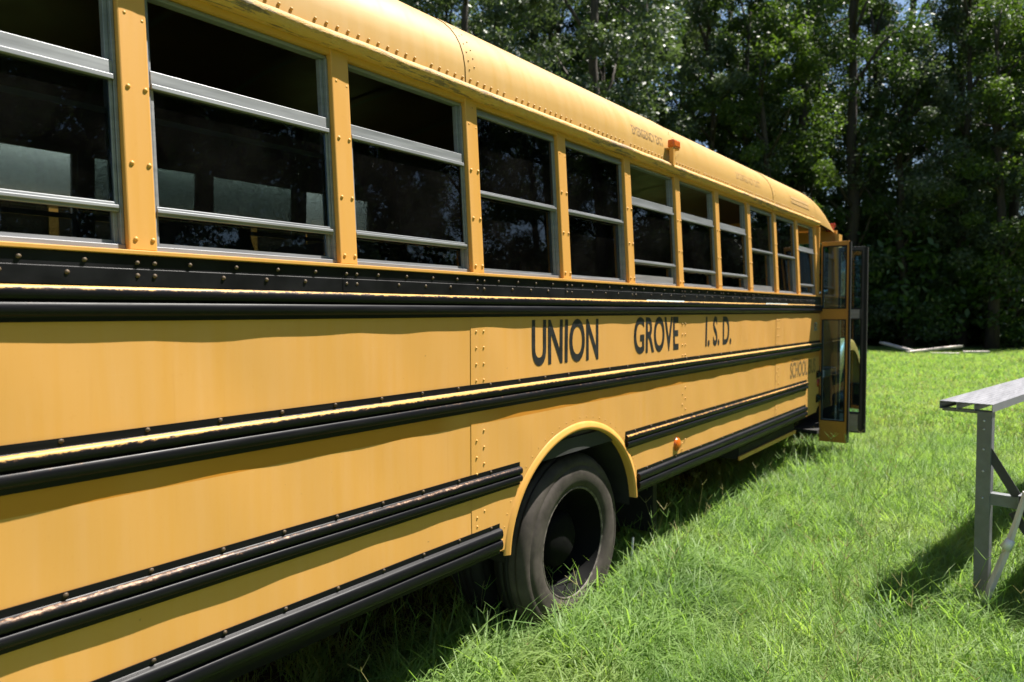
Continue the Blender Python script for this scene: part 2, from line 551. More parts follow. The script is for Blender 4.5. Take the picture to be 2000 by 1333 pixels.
# rivets: the nearest as pieces, the rest joined
RV = MB().dome((0, 0, 0), (0, -1, 0), .0066, .0040, 8).mesh('rivet', M_YELP)
RVB = MB().dome((0, 0, 0), (0, -1, 0), .0068, .0052, 8).mesh('rivet', simple('scuffed_rivet', (.075, .052, .032), .55, metal=.1, var=.8, scale=80, spec=.3))
def rivet(me, x, y, z):
    o = put('rivet', me, bus)
    o.location = Vector((x, y, z)) - bus.location
rest_y = MB(); rest_b = MB(); roof_r = MB()
for i in range(-2, 11):
    xp = P0 + i * PITCH
    for cx in (.019, .065):
        for z in (2.398, 2.187, 1.978):
            y = lean(z) - .0005
            if i in (0, 1): rivet(RV, xp + cx, y, z)
            else: rest_y.dome((xp + cx, y, z), (0, -1, 0), .0075, .005, 6)
        rest_y.dome((xp + cx, lean(2.6), 2.60 - (.01 if cx > .03 else 0)), (0, -1, 0), .005, .002, 5)
        for z in (1.912, 1.877):
            if i in (0, 1): rivet(RVB, xp + cx - .003, D - .008, z)
            else: rest_b.dome((xp + cx - .003, D - .0085, z), (0, -1, 0), .0068, .0050, 6)
    for k in range(4):
        for dx, z in ((.1625 + k * .1445, 1.9135), (.265 + k * .145, 1.8795)):
            if dx > .64: continue
            if -1 <= i <= 1: rivet(RVB, xp + dx, D - .0085, z)
            else: rest_b.dome((xp + dx, D - .009, z), (0, -1, 0), .0068, .0050, 6)
for jx in joints[1:4]:
    for k in range(4):
        z = 1.689 - k * .0722
        for dx in (.036, .086):
            rest_y.dome((jx + dx, D - .0005 + wob(jx + dx, z), z), (0, -1, 0), .0062, .006, 6)
    for k in range(4):
        rest_y.dome((jx + .036, D - .0005, 1.205 - k * .075), (0, -1, 0), .0062, .006, 6)
        rest_y.dome((jx + .086, D - .0005, 1.245 - k * .075), (0, -1, 0), .0062, .006, 6)
    for dx, z in ((.036, .86), (.086, .88), (.036, .82)):
        rest_y.dome((jx + dx, D - .0005, z), (0, -1, 0), .006, .006, 6)
for zr, x1, x2 in ((1.448, XB, XE), (1.049, XB, 2.56), (1.047, 3.64, 7.5), (.790, XB, 2.4), (.790, 3.8, 7.5)):
    x = x1 + .1
    while x < x2:
        rest_b.dome((x, D - .0052, zr), (0, -1, 0), .0075, .0055, 6); x += .2135
for k in range(29):
    t = PI * (.06 + .88 * k / 28)
    x, z = AX - (AA + .028) * math.cos(t), AZ + (AB + .028) * math.sin(t)
    if z > .68: rest_y.dome((x, D - .0005 + wob(x, z), z), (0, -1, 0), .0042, .004, 6)
rest_y.build('rivet_rows', M_YELP, bus, kind='stuff')
rest_b.build('black_rivet_rows', RVB.materials[0], bus, kind='stuff')

# wheel arch flare
def ell(t, da, p):
    return (AX - (AA - .002 + da) * math.cos(t), D - p, AZ + (AB - .002 + da) * math.sin(t))
fl = MB()
ts = list(np.linspace(.06, PI - .06, 60))
prof = [(.006, 0.000), (.004, .005), (-.008, .008), (-.018, .014), (-.030, .016), (-.037, .010), (-.039, .002), (-.039, -.06)]
fl.sheet([[ell(t, a, p) for a, p in prof] for t in ts])
fl.build('wheel_arch', M_YELP, bus)
# wheel well
ww = MB()
ww.sheet([[(AX - (AA - .04) * math.cos(t), y, AZ - .02 + (AB - .02) * math.sin(t)) for y in (D + .03, D + .75)] for t in np.linspace(0, PI, 30)])
ww.build('wheel_well', M_UNDER, bus)

# wheels
def tyre_prof(R, w, y0):
    # from inner bead round the outside sidewall to the tread and back (outward face at y0)
    return [(R * .60, y0 + .028), (R * .63, y0 + .012), (R * .70, y0 + .002), (R * .78, y0), (R * .84, y0 + .003), (R * .852, y0 + .009), (R * .866, y0 + .009), (R * .88, y0 + .006),
            (R * .935, y0 + .016), (R * .965, y0 + .030), (R * .985, y0 + .045), (R * .99, y0 + .052), (R * .972, y0 + .055), (R * .972, y0 + .063), (R * .992, y0 + .066),
            (R, y0 + w * .40), (R * .975, y0 + w * .405), (R * .975, y0 + w * .44), (R, y0 + w * .445), (R, y0 + w * .56), (R * .975, y0 + w * .565), (R * .975, y0 + w * .60), (R, y0 + w * .605),
            (R * .992, y0 + w - .066), (R * .97, y0 + w - .03), (R * .86, y0 + w - .006), (R * .6, y0 + w - .02)]
def wheel(cx, y0, dual=True, R=.497):
    tp = tyre_prof(R, .23, y0)
    root = MB().lathe((cx, 0, R - .002), tp[:16], 64).build('wheel', M_TYRE, bus)
    MB().lathe((cx, 0, R - .002), tp[15:], 64).build('tread', M_TYRED, root)
    rm = MB()
    Rr = .305
    rm.lathe((cx, 0, R - .002), [(Rr + .002, y0 + .030), (Rr + .004, y0 + .018), (Rr - .004, y0 + .014), (Rr - .010, y0 + .024)], 56)
    rm.build('rim_edge', M_RUST, root)
    rm = MB()
    if dual:
        rm.lathe((cx, 0, R - .002), [(Rr - .010, y0 + .022), (Rr - .022, y0 + .06), (Rr - .045, y0 + .12), (Rr - .05, y0 + .20), (.24, y0 + .235), (.16, y0 + .24), (.155, y0 + .12), (.12, y0 + .09), (.0, y0 + .085)], 48)
    else:
        rm.lathe((cx, 0, R - .002), [(Rr - .010, y0 + .022), (Rr - .03, y0 + .06), (Rr - .05, y0 + .08), (.2, y0 + .03), (.12, y0 + .02), (.11, y0 - .03), (0, y0 - .035)], 48)
    rm.build('rim', M_RIM, root)
    nb = MB()
    for k in range(10):
        t = 2 * PI * k / 10 + .2
        yb = y0 + (.235 if dual else .03)
        nb.tube([(cx + .2 * math.cos(t), yb, R - .002 + .2 * math.sin(t)), (cx + .2 * math.cos(t), yb - .035, R - .002 + .2 * math.sin(t))], .014, 6, False)
    nb.build('wheel_nuts', M_RIM, root, kind='stuff')
    if dual:
        MB().lathe((cx, 0, R - .002), tyre_prof(R, .26, y0 + .31), 48).build('inner_tyre', M_TYRED, root)
wheel(3.16, D + .045)
wheel(10.35, D + .25, False)
# far side wheels
for cx in (3.16, 10.35):
    MB().lathe((cx, 0, .49), tyre_prof(.505, .27, YF - .55), 40).build('wheel', M_TYRED, bus)
ax = MB(); ax.tube([(3.16, D + .3, .49), (3.16, YF - .3, .49)], .07); ax.tube([(3.16, D + 1.0, .49), (3.16, D + 1.42, .49)], .19, 12)
ax.box(XB + .3, 10.8, D + .75, D + .83, .72, .92); ax.box(XB + .3, 10.8, YF - .83, YF - .75, .72, .92)
ax.tube([(4.6, D + 1.5, .55), (7.5, D + 1.5, .62)], .09)
ax.build('chassis', M_UNDER, bus)
MB().box(5.7, 7.3, D + .05, D + .5, .52, .62).box(5.8, 7.2, D + .08, D + .6, .62, .80).build('underfloor_locker', M_UNDER, bus)
MB().box(5.68, 7.32, D + .035, D + .05, .515, .552).build('locker_edge', M_YELP, bus, .003)
MB().box(4.4, 4.46, D + .2, D + .7, .2, .75).build('mud_flap', M_TYRED, bus)
MB().box(.2, 1.9, D + .5, D + 1.1, .34, .80).build('underbody_light_block', M_UNDER, bus)  # unseen box added to block light below the floor

# body shell: floor, far wall, rear, front, ceiling
MB().box(XB, 9.02, D + .012, YF - .012, 1.02, 1.10).build('floor', M_FLOOR, bus)
MB().box(XB, 9.05, YF - .03, YF, ZSK, 1.955).build('far_wall', M_YEL, bus)
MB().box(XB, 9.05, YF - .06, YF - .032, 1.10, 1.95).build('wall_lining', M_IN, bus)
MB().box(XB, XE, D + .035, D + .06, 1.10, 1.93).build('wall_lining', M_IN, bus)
MB().box(XB - .03, XB, D + .01, YF - .01, .70, 2.75).build('rear_wall', M_YEL, bus)
fw = MB()
fw.box(9.03, 9.06, D + .06, YF - .06, .75, 1.98).box(9.03, 9.06, D + .06, YF - .06, 2.62, 2.76)
fw.box(9.03, 9.06, D + .06, D + .15, 1.98, 2.62).box(9.03, 9.06, YF - .15, YF - .06, 1.98, 2.62).box(9.03, 9.06, D + 1.18, D + 1.24, 1.98, 2.62)
fw.box(8.90, 9.06, D + .005, D + .045, .66, 2.70)
fw.build('front_wall', M_YELP, bus)
MB().box(9.04, 9.05, D + .15, YF - .15, 1.98, 2.62).build('windshield', M_CLEAR, bus)

# roof
def roof_sec(x, b=.50, ha=1.0, n=2.75, inset=0.0, z0=2.752, m=34):
    yc = (D + YF) / 2; a = (WID / 2 - .045) * ha - inset
    pts = []
    for k in range(m + 1):
        t = PI * k / m
        c, s_ = math.cos(t), math.sin(t)
        y = yc - math.copysign(a * abs(c) ** (2 / n), c)
        z = z0 + (b - inset) * abs(s_) ** (2 / n)
        pts.append((x, y, z))
    return pts
rxs = [XB, .0, 1.0, 2.270]
MB().sheet([roof_sec(x, .50) for x in rxs]).build('roof_skin', M_ROOF, bus)
MB().sheet([roof_sec(x, .503, 1.003) for x in (2.262, 2.9, 3.6, 4.402)]).build('roof_skin', M_ROOF, bus)
MB().sheet([roof_sec(x, .50) for x in (4.395, 5.2, 5.9, 6.532)]).build('roof_skin', M_ROOF, bus)
MB().sheet([roof_sec(x, .503, 1.003) for x in (6.525, 7.2, 7.75, 8.02)]).build('roof_skin', M_ROOF, bus)
cap = []
for k in range(11):
    s_ = k / 10
    x = 8.015 + 1.06 * s_
    cap.append(roof_sec(x, .505 * (1 - .93 * s_ ** 2.3), 1.004 - .045 * s_ ** 2, 2.75 - .2 * s_, z0=2.752 - .02 * s_))
MB().sheet(cap).build('roof_front_cap', M_ROOF, bus)
lin = []
for k in range(9):
    s_ = k / 10
    lin.append(roof_sec(8.0 + 1.06 * s_, .505 * (1 - .93 * s_ ** 2.3) - .04, .97 - .045 * s_ ** 2, 2.75 - .2 * s_, z0=2.752 - .02 * s_))
MB().sheet(lin[::-1]).build('cap_lining', M_CEIL, bus)
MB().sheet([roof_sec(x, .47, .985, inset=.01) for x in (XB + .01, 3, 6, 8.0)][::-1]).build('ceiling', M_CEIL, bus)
rb = MB()
for i in range(-2, 11):
    x = P0 + i * PITCH + .02
    rb.sheet([roof_sec(x + dx, .46, .98, inset=.03) for dx in (0, .035)][::-1])
rb.build('ceiling_ribs', M_IN, bus)
# roof rivets: double row above the gutter, seam rows
ysk = roof_sec(0, .50)
def roof_pt(z, big=False):
    sec = roof_sec(0, .503 if big else .50, 1.003 if big else 1.0, m=400)
    for p in sec:
        if p[2] >= z: return p[1]
x = XB + .05; k = 0
yr = roof_pt(2.80)
while x < 7.9:
    big = (2.27 < x < 4.4) or x > 6.53
    if k % 12 != 10:
        roof_r.dome((x, roof_pt(2.795, big) - .001, 2.795), (0, -1, .15), .0065, .0055, 6)
    x += .0475; k += 1
for jx in (2.268, 4.402, 6.53):
    for k in range(9):
        z = 2.84 + .04 * k
        for dx in (.02, .055):
            roof_r.dome((jx + dx, roof_pt(z + (.02 if dx > .03 else 0), True) - .001, z + (.02 if dx > .03 else 0)), (0, -1, .5), .004, .003, 5)
roof_r.build('roof_rivet_rows', M_ROOF, bus, kind='stuff')
# gutter
gp = [(.0, 2.762), (-.012, 2.766), (-.030, 2.762), (-.042, 2.750), (-.044, 2.738), (-.036, 2.726), (-.030, 2.712), (-.012, 2.710), (.02, 2.712)]
n = 420
gx = np.linspace(XB, 8.05, n)
gut = MB().sheet([[(x, lean(2.74) + o + .0008 * math.sin(x * 31 + 2 * math.sin(x * 5)) + .0006 * math.sin(x * 13.7) + .0008 * math.sin(x * 71), z + .0009 * math.sin(x * 9.1 + 2 * math.sin(x * 3.3))) for o, z in gp] for x in gx])
gut.build('gutter', M_GUT, bus)
MB().box(XB, 8.05, lean(2.72) + .004, lean(2.72) + .05, 2.690, 2.757).build('window_header', M_YELP, bus)
MB().box(XB, 9.03, leanf(2.72) - .05, leanf(2.72), 2.700, 2.757).build('far_header', M_CEIL, bus)
gx = [XB, 8.05]
MB().sheet([[(x, YF + (D - lean(2.74)) - o, z) for o, z in gp] for x in gx][::-1]).build('gutter', M_GUT, bus)

# posts and windows
state = {-2: .0, -1: .245, 0: .245, 1: .245, 2: .245, 3: .0, 4: .0, 5: .225, 6: .24, 7: .24, 8: 0.0, 9: .0, 10: .26}
for i in range(-2, 11):
    xp = P0 + i * PITCH
    m = MB()
    m.box(xp, xp + PW, 0, .060, 1.946, 2.712, lean)
    m.build('window_post', M_YELP, bus, .004)
def far_win(i):
    xp = P0 + i * PITCH
    a, b = xp + PW, xp + PITCH
    w = MB().box(a, b, -.045, -.02, 1.957, 1.985, leanf).box(a, b, -.045, -.02, 2.312, 2.338, leanf).box(a, b, -.05, -.02, 2.67, 2.698, leanf)
    w.box(a, a + .02, -.045, -.018, 1.986, 2.669, leanf).box(b - .02, b, -.045, -.018, 1.986, 2.669, leanf)
    w = w.build('window', M_ALUD, bus)
    MB().box(a + .02, b - .02, -.034, -.030, 1.985, 2.311, leanf).build('pane', M_GLASS, w)
    if i % 3: MB().box(a + .02, b - .02, -.030, -.026, 2.339, 2.669, leanf).build('pane', M_GLASS, w)
for i in range(-3, 11):
    xp = P0 + i * PITCH
    MB().box(xp, xp + PW, -.075, 0, 1.956, 2.699, leanf).build('window_post', M_IN, bus)
    if i < 10: far_win(i)
for i in range(-2, 11):
    xp = P0 + (i - 1) * PITCH
    a, b = xp + PW + .001, xp + PITCH - .001
    dr = state[i]
    fr = MB()
    # outer frame: sill, header, jambs with a channel
    fr.box(a, b, .018, .058, 1.9465, 1.962, lean)
    fr.box(a, b, .024, .058, 2.676, 2.688, lean)
    for e0, e1, y0 in ((a, a + .010, .020), (b - .010, b, .020), (a + .010, a + .022, .036), (b - .022, b - .010, .036)):
        fr.box(e0, e1, y0, .058, 1.9625, 2.6755, lean)
    fr = fr.build('window', M_ALU, bus, .0015)
    # lower sash, behind
    lo = MB()
    lo.box(a + .0225, b - .0225, .042, .055, 1.9625, 1.974, lean)
    hz = .0
    if i in (5, 8): MB().box(a + .024, b - .024, .030, .0415, 1.9625, 2.005, lean).build('sill_strip', M_ALU, fr)
    lo.box(a + .0225, a + .0229, .045, .055, 1.9745, 2.3215, lean)
    lo.box(a + .0225, b - .0225, .045, .055, 2.322, 2.338, lean)
    lo.build('lower_sash', M_ALUD, fr)
    MB().box(a + .023, b - .023, .048, .051, 1.9745, 2.3215, lean).build('lower_pane', M_GLASS, fr)
    # upper sash, in front, slid down by dr
    zt = 2.708 - dr if dr else 2.6745
    zt0 = 2.708 - dr
    up = MB()
    up.box(a + .011, b - .011, .018, .0355, zt0 - .052, min(zt0, 2.6750), lean)
    up.box(a + .011, b - .011, .012, .0178, zt0 - .052, zt0 - .038, lean)
    up.box(a + .011, b - .011, .020, .0355, zt0 - .412, zt0 - .386, lean)
    up.box(a + .011, b - .011, .014, .0198, zt0 - .404, zt0 - .394, lean)
    up.box(a + .011, a + .020, .023, .0355, zt0 - .3855, zt0 - .0525, lean)
    up.box(b - .020, b - .011, .023, .0355, zt0 - .3855, zt0 - .0525, lean)
    up.build('upper_sash', M_ALU, fr, .0015)
    MB().box(a + .0205, b - .0205, .028, .031, zt0 - .3855, zt0 - .0525, lean).build('upper_pane', M_GLASS, fr)

MB().lathe((1.757, 0, 2.423), [(0, lean(2.42) + .0265), (.006, lean(2.42) + .0268), (.008, lean(2.42) + .0275)], 10).build('white_sticker', M_WHITEPL, bus)
# seats
def rbox(m, x0, x1, y0, y1, z0, z1, r, tilt=0.0):
    # box with a rounded top edge across
    P = []
    prof = [(0, z0)]
    for k in range(7):
        t = PI / 2 * k / 6
        prof.append((r - r * math.cos(t), z1 - r + r * math.sin(t)))
    pr = []
    for o, z in prof: pr.append((y0 + o, z))
    for o, z in reversed(prof): pr.append((y1 - o, z))
    A = [(x0 + tilt * (z - z0), y, z) for y, z in pr]; B = [(x1 + tilt * (z - z0), y, z) for y, z in pr]
    nn = len(pr)
    m.add(A + B, [tuple(range(nn - 1, -1, -1)), tuple(range(nn, 2 * nn))] + [(k, (k + 1) % nn, nn + (k + 1) % nn, nn + k) for k in range(nn)])
    return m
sb = rbox(MB(), 0, .10, 0, .92, .42, .985, .13, -.12).mesh('seat', M_SEAT)
sc_ = rbox(MB(), .08, .50, .01, .91, .34, .46, .05).mesh('cushion', M_SEAT)
lg = MB()
for yy in (.12, .8):
    lg.box(.10, .13, yy, yy + .03, 0, .34).box(.42, .45, yy, yy + .03, 0, .34)
lg = lg.mesh('seat_legs', M_STEELD)
for r_ in range(12):
    for yy in (D + .07, YF - .99):
        s = put('seat', sb, bus)
        s.location = Vector((-1.0 + r_ * .735, yy, 1.10)) - bus.location
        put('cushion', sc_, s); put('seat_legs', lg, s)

# front door: two narrow leaves standing open, at right angles to the wall
def leaf(x, label=None, dark=False):
    y0, y1 = D - .300, D - .004
    z0, z1 = .33, 2.535
    t = .035
    m = MB()
    pm = M_DOORP
    m.box(x, x + t, y0 + .016, y0 + .036, z0, z1).box(x, x + t, y1 - .012, y1, z0, z1)
    m.box(x, x + t, y0 + .0365, y1 - .0125, z1 - .045, z1).box(x, x + t, y0 + .0365, y1 - .0125, 1.685, 1.80)
    m.box(x, x + t, y0 + .0365, y1 - .0125, z0, z0 + .235)
    rt = m.build('entrance_door', pm if not dark else M_STEELD, bus, .003)
    if label: rt['label'] = label
    MB().box(x + .014, x + .02, y0 + .0365, y1 - .0125, 1.8005, z1 - .0455).build('door_glass', M_CLEAR, rt)
    MB().box(x + .014, x + .02, y0 + .0365, y1 - .0125, z0 + .2355, 1.6845).build('door_glass', M_CLEAR, rt)
    # rubber edge and glass seals
    k = MB().box(x - .006, x + t + .006, y0 - (.004 if not dark else .02), y0 + .0155, z0 + .01, z1 - .01)
    for za, zb in ((1.8005, z1 - .0455), (z0 + .2355, 1.6845)):
        k.box(x - .002, x + t + .002, y0 + .0365, y0 + .049, za, zb).box(x - .002, x + t + .002, y1 - .024, y1 - .0125, za, zb)
        k.box(x - .002, x + t + .002, y0 + .0495, y1 - .0245, za, za + .011).box(x - .002, x + t + .002, y0 + .0495, y1 - .0245, zb - .011, zb)
    k.build('rubber_seal', M_TYRED, rt)
    if dark:
        MB().box(x - .008, x - .001, y0 + .06, y1 - .04, 1.69, 1.795).box(x - .008, x - .001, y0 + .06, y1 - .04, z0 + .02, z0 + .22).build('kick_plate', M_ALUD, rt)
leaf(8.072, 'brown yellow door leaf with tall upper and lower panes')
leaf(8.86, 'black edged door leaf behind the first one', True)
st = MB(); st.box(8.09, 8.88, D + .02, D + .3, .40, .44).box(8.09, 8.88, D + .3, D + .6, .68, .72).box(8.09, 8.88, D + .6, D + .62, .45, 1.02); st.box(8.09, 8.88, D + .63, D + .66, .36, 1.02); st.box(8.885, 8.9, D + .02, D + .66, .36, 1.0); st.build('entrance_step', M_UNDER, bus)
MB().box(9.3, 10.9, D + .5, YF - .5, .26, 1.04).build('engine', M_UNDER, bus)
MB().box(8.04, 8.065, D + .012, D + .05, .70, 2.70).build('door_jamb', M_YELP, bus)

# hood, fender, headlamp, mirror in front of the door
def loft(secs, mat, name, parent, smooth=True):
    return MB().sheet(secs, smooth).build(name, mat, parent)
hood = []
for s_ in np.linspace(0, 1, 9):
    x = 9.06 + 1.95 * s_
    hw = .88 - .12 * s_; top = 2.0 - .16 * s_ - .35 * max(0, s_ - .85) / .15 * .4
    yc = (D + YF) / 2
    row = []
    for k in range(17):
        t = PI * k / 16; c_ = math.cos(t)
        row.append((x, yc - math.copysign(hw * abs(c_) ** .45, c_), 1.05 + (top - 1.05) * abs(math.sin(t)) ** .45))
    hood.append(row)
hood.append([(11.04, yc - (yc - p[1]) * .9, 1.05 + (p[2] - 1.05) * .9) for p in hood[-1]])
loft(hood, M_YELP, 'hood', bus)
MB().box(10.98, 11.03, D + .5, YF - .5, .75, 1.75).build('grille', M_STEELD, bus)
for sgn, y0 in ((1, D + .14), (-1, YF - .14)):
    P = []
    for k in range(25):
        t = PI * k / 24 * 1.0
        x = 10.35 - .70 * math.cos(t); z = .55 + .85 * math.sin(t) ** .8
        row = []
        for o, dz in ((0, -.16), (.0, -.06), (.02, -.015), (.07, 0), (.25, 0), (.5, .05)):
            row.append((x, y0 + sgn * o, max(.5, z + dz)))
        P.append(row)
    MB().sheet(P).build('fender', M_YELP, bus)
lt = MB().lathe((0, 0, 0), [(.001, 0), (.08, .012), (.10, .03), (.10, .07)], 20)
for yy in (D + .33, YF - .33):
    m = MB()
    m.v = [(11.12 - p[1], yy + p[0], 1.02 + p[2]) for p in lt.v]; m.f = lt.f; m.sm = lt.sm; m.w = [0] * len(m.v)
    m.build('headlight', M_CHROME, bus)
MB().box(10.95, 11.22, D + .12, YF - .12, .34, .72).build('front_bumper', M_BLACK, bus, .02)
mr = MB(); mr.tube([(9.25, D + .45, 1.95), (9.5, D + .12, 2.10)], .012); mr.box(9.47, 9.53, D + .02, D + .2, 1.98, 2.30); mr.build('mirror', M_CHROME, bus, .01)

# lamps
lm = MB(); lm.box(4.262, 4.285, lean(2.74) - .050, lean(2.74) - .020, 2.742, 2.858); lm.box(4.262, 4.36, lean(2.8) - .052, lean(2.8) + .02, 2.858, 2.866)
lmo = lm.build('side_lamp', M_YELP, bus, .002)
MB().box(4.258, 4.362, lean(2.8) - .060, lean(2.8) - .01, 2.866, 2.918).build('lens', M_AMBER, lmo, .01)
MB().lathe((4.345, 0, .868), [(.0, D - .022), (.03, D - .020), (.044, D - .012), (.046, D + .002)], 24).build('side_reflector', M_AMBER, bus)
MB().lathe((8.0, 0, .985), [(.0, D - .022), (.03, D - .020), (.042, D - .012), (.044, D + .002)], 20).build('side_reflector', M_RED, bus)
MB().box(9.075, 9.115, D + .09, D + .19, 2.80, 2.855).box(9.0, 9.08, D + .1, D + .18, 2.745, 2.81).build('front_lamp', M_RED, bus, .012)

# lettering
def word(txt, x0, x1, z0, z1, y, mat, name='lettering', bold=.021, tilt=0.0, spacing=1.0, depth=.0006):
    cu = bpy.data.curves.new('lettering', 'FONT')
    cu.body = txt; cu.size = 1.0; cu.offset = bold; cu.space_character = spacing
    cu.resolution_u = 5
    tmp = bpy.data.objects.new('lettering', cu)
    C.objects.link(tmp)
    dg = bpy.context.evaluated_depsgraph_get()
    me = bpy.data.meshes.new_from_object(tmp.evaluated_get(dg))
    bpy.data.objects.remove(tmp)
    co = np.empty(len(me.vertices) * 3); me.vertices.foreach_get('co', co); co = co.reshape(-1, 3)
    lo, hi = co.min(0), co.max(0)
    u = (co[:, 0] - lo[0]) / (hi[0] - lo[0]); v = (co[:, 1] - lo[1]) / (hi[1] - lo[1])
    X_ = x0 + u * (x1 - x0); Z_ = z0 + v * (z1 - z0)
    Y_ = y(v) if callable(y) else np.array([D + (-.0022 if (2.231 < a < 4.401 or a > 6.497) else 0) + wob(a, b) - .0015 for a, b in zip(X_, Z_)])
    out = np.stack([X_, Y_, Z_], 1)
    me.vertices.foreach_set('co', out.ravel())
    me.materials.clear(); me.materials.append(mat)
    me.update()
    return put(name, me, bus)
yl = D - .0065
word('UNION', 2.682, 3.305, 1.507, 1.738, yl, M_LETTER)
word('GROVE', 3.724, 4.366, 1.514, 1.742, yl, M_LETTER)
word('I. S. D.', 4.838, 5.36, 1.515, 1.739, yl, M_LETTER)
M_FADED = simple('faded_lettering', (.20, .12, .04), .6, var=.5, scale=30)
M_FADED2 = simple('very_faded_lettering', (.40, .24, .08), .6, var=.3, scale=30)
word('SCHOOL BUS', 6.96, 7.88, 1.108, 1.268, yl, M_FADED, bold=.018)
word('CAPACITY', 7.0, 7.42, 1.278, 1.312, yl, M_FADED, bold=.02)
ry = lambda a, b, big: (lambda v: np.array([roof_pt(a + (b - a) * t, big) - .0015 for t in v]))
word('EMERGENCY EXIT', 3.80, 4.235, 2.868, 2.928, ry(2.868, 2.928, True), M_FADED, bold=.0)
word('EMERGENCY EXIT', 5.60, 6.20, 2.868, 2.928, ry(2.868, 2.928, False), M_FADED2, bold=.0)
def patch(x0, x1, z0, z1, mat, name, big):
    MB().sheet([[(x, roof_pt(z, big) - .003, z) for z in np.linspace(z0, z1, 5)] for x in (x0, x1)]).build(name, mat, bus)
patch(7.1, 7.75, 2.90, 2.93, M_FADED2, 'faded_decal', True); patch(7.1, 7.75, 2.855, 2.885, M_FADED2, 'faded_decal', True)
em = MB()
for k in range(10):
    t0 = .4 + 5.2 * k / 10; t1 = .4 + 5.2 * (k + 1) / 10
    em.bar((7.86 + .05 * math.cos(t0), D - .008, 1.618 + .032 * math.sin(t0)), (7.86 + .05 * math.cos(t1), D - .008, 1.618 + .032 * math.sin(t1)), .012, .008, (0, 1, 0))
em.box(7.80, 7.92, D - .012, D - .004, 1.565, 1.578).box(7.84, 7.90, D - .012, D - .004, 1.612, 1.622)
em.build('chrome_emblem', M_CHROME, bus)

# ------------------------------------------------------------------ the parked bus beyond, seen through the windows
NY = 7.62
nb = thing('parked_bus', (4, NY + 1.2, 0), 'white roofed yellow bus parked beyond, seen through the windows of the nearer bus', 'bus')
nz = 2.90 - 2.74
def nsec(x, b=.84, ha=1.0, n=2.75, z0=2.912):
    yc = NY + 1.21; a = 1.18 * ha
    return [(x, yc - math.copysign(a * abs(math.cos(PI * k / 24)) ** (2 / n), math.cos(PI * k / 24)), z0 + b * abs(math.sin(PI * k / 24)) ** (2 / n)) for k in range(25)]
MB().sheet([nsec(x) for x in (-2.5, 1, 4, 8.99)]).build('roof', M_WHITE, nb)
MB().sheet([nsec(9.0 + .9 * k / 8, .84 * (1 - .93 * (k / 8) ** 2.3)) for k in range(9)]).build('roof_cap', M_YELP, nb)
MB().box(-2.5, 9.0, NY - .02, NY + .03, 2.875, 2.925).build('gutter', M_YELP, nb)
MB().box(-2.5, 9.0, NY, NY + .05, .75, 2.10).build('side_wall', M_YEL, nb)
MB().box(-2.5, 9.0, NY - .02, NY - .003, 1.98, 2.08).box(-2.5, 9.0, NY - .02, NY - .003, 1.52, 1.64).build('rub_rail', M_BLACK, nb)
MB().box(-2.5, 9.9, NY + 2.38, NY + 2.42, .75, 2.93).build('far_wall', M_YEL, nb)
MB().box(-2.55, -2.5, NY, NY + 2.42, .75, 2.93).box(9.85, 9.9, NY, NY + 2.42, .75, 2.93).build('end_walls', M_YEL, nb)
for i in range(17):
    x = -2.5 + i * .711
    MB().box(x, x + .08, NY, NY + .06, 2.101, 2.874).build('window_post', M_YELP, nb)
    if i < 16: MB().box(x + .0805, x + .7105, NY + .03, NY + .04, 2.101, 2.874).build('window', M_DARKGL, nb)
for cx in (2.0, 8.0):
    MB().lathe((cx, 0, .5), tyre_prof(.505, .27, NY + .05), 32).build('wheel', M_TYRED, nb)
    MB().lathe((cx, 0, .5), tyre_prof(.505, .27, NY + 2.1), 32).build('wheel', M_TYRED, nb)
    MB().tube([(cx, NY + .2, .5), (cx, NY + 2.2, .5)], .28, 16).build('axle', M_RIM, nb)

# ------------------------------------------------------------------ bleacher
bl = thing('bleacher', (5.1, .25, 0), 'aluminium bleacher seating with grey steel frame standing in the grass beside the bus', 'bleacher')
ang = math.radians(-10.0)
bx = Vector((math.cos(ang), math.sin(ang), 0)); by = Vector((-math.sin(ang), math.cos(ang), 0)); bz = Vector((0, 0, 1))
B0 = Vector((4.86, .236, 0))
def bp(a, b, c): return B0 + bx * a + by * b + bz * c
def plank(a0, a1, b0, b1, z, name='plank', t=.004, h=.042):
    m = MB()
    m.obox(bp((a0 + a1) / 2, (b0 + b1) / 2, z - t / 2), bx, by, bz, (a1 - a0) / 2, (b1 - b0) / 2, t / 2)
    for b in (b0 + .002, b0 + (b1 - b0) / 3, b0 + 2 * (b1 - b0) / 3, b1 - .002):
        m.obox(bp((a0 + a1) / 2, b, z - t - h / 2 - .0004), bx, by, bz, (a1 - a0) / 2, .002, h / 2)
        m.obox(bp((a0 + a1) / 2, b + (.012 if b < b1 - .01 else -.012), z - t - h - .0008), bx, by, bz, (a1 - a0) / 2, .010, .0015)
    nn = 9
    for k in range(nn):
        b = b0 + (b1 - b0) * (k + .5) / nn
        m.obox(bp((a0 + a1) / 2, b, z + .0005), bx, by, bz, (a1 - a0) / 2, .006, .0004)
    return m.build(name, M_ALUB, bl)
plank(0, 4.6, 0, .275, 1.222, 'seat_plank')
plank(-.02, 4.6, -.42, -.135, .715, 'foot_plank')
plank(.0, 4.6, -.80, -.52, .86, 'seat_plank')
plank(.0, 4.6, -1.45, -1.17, .42, 'seat_plank')
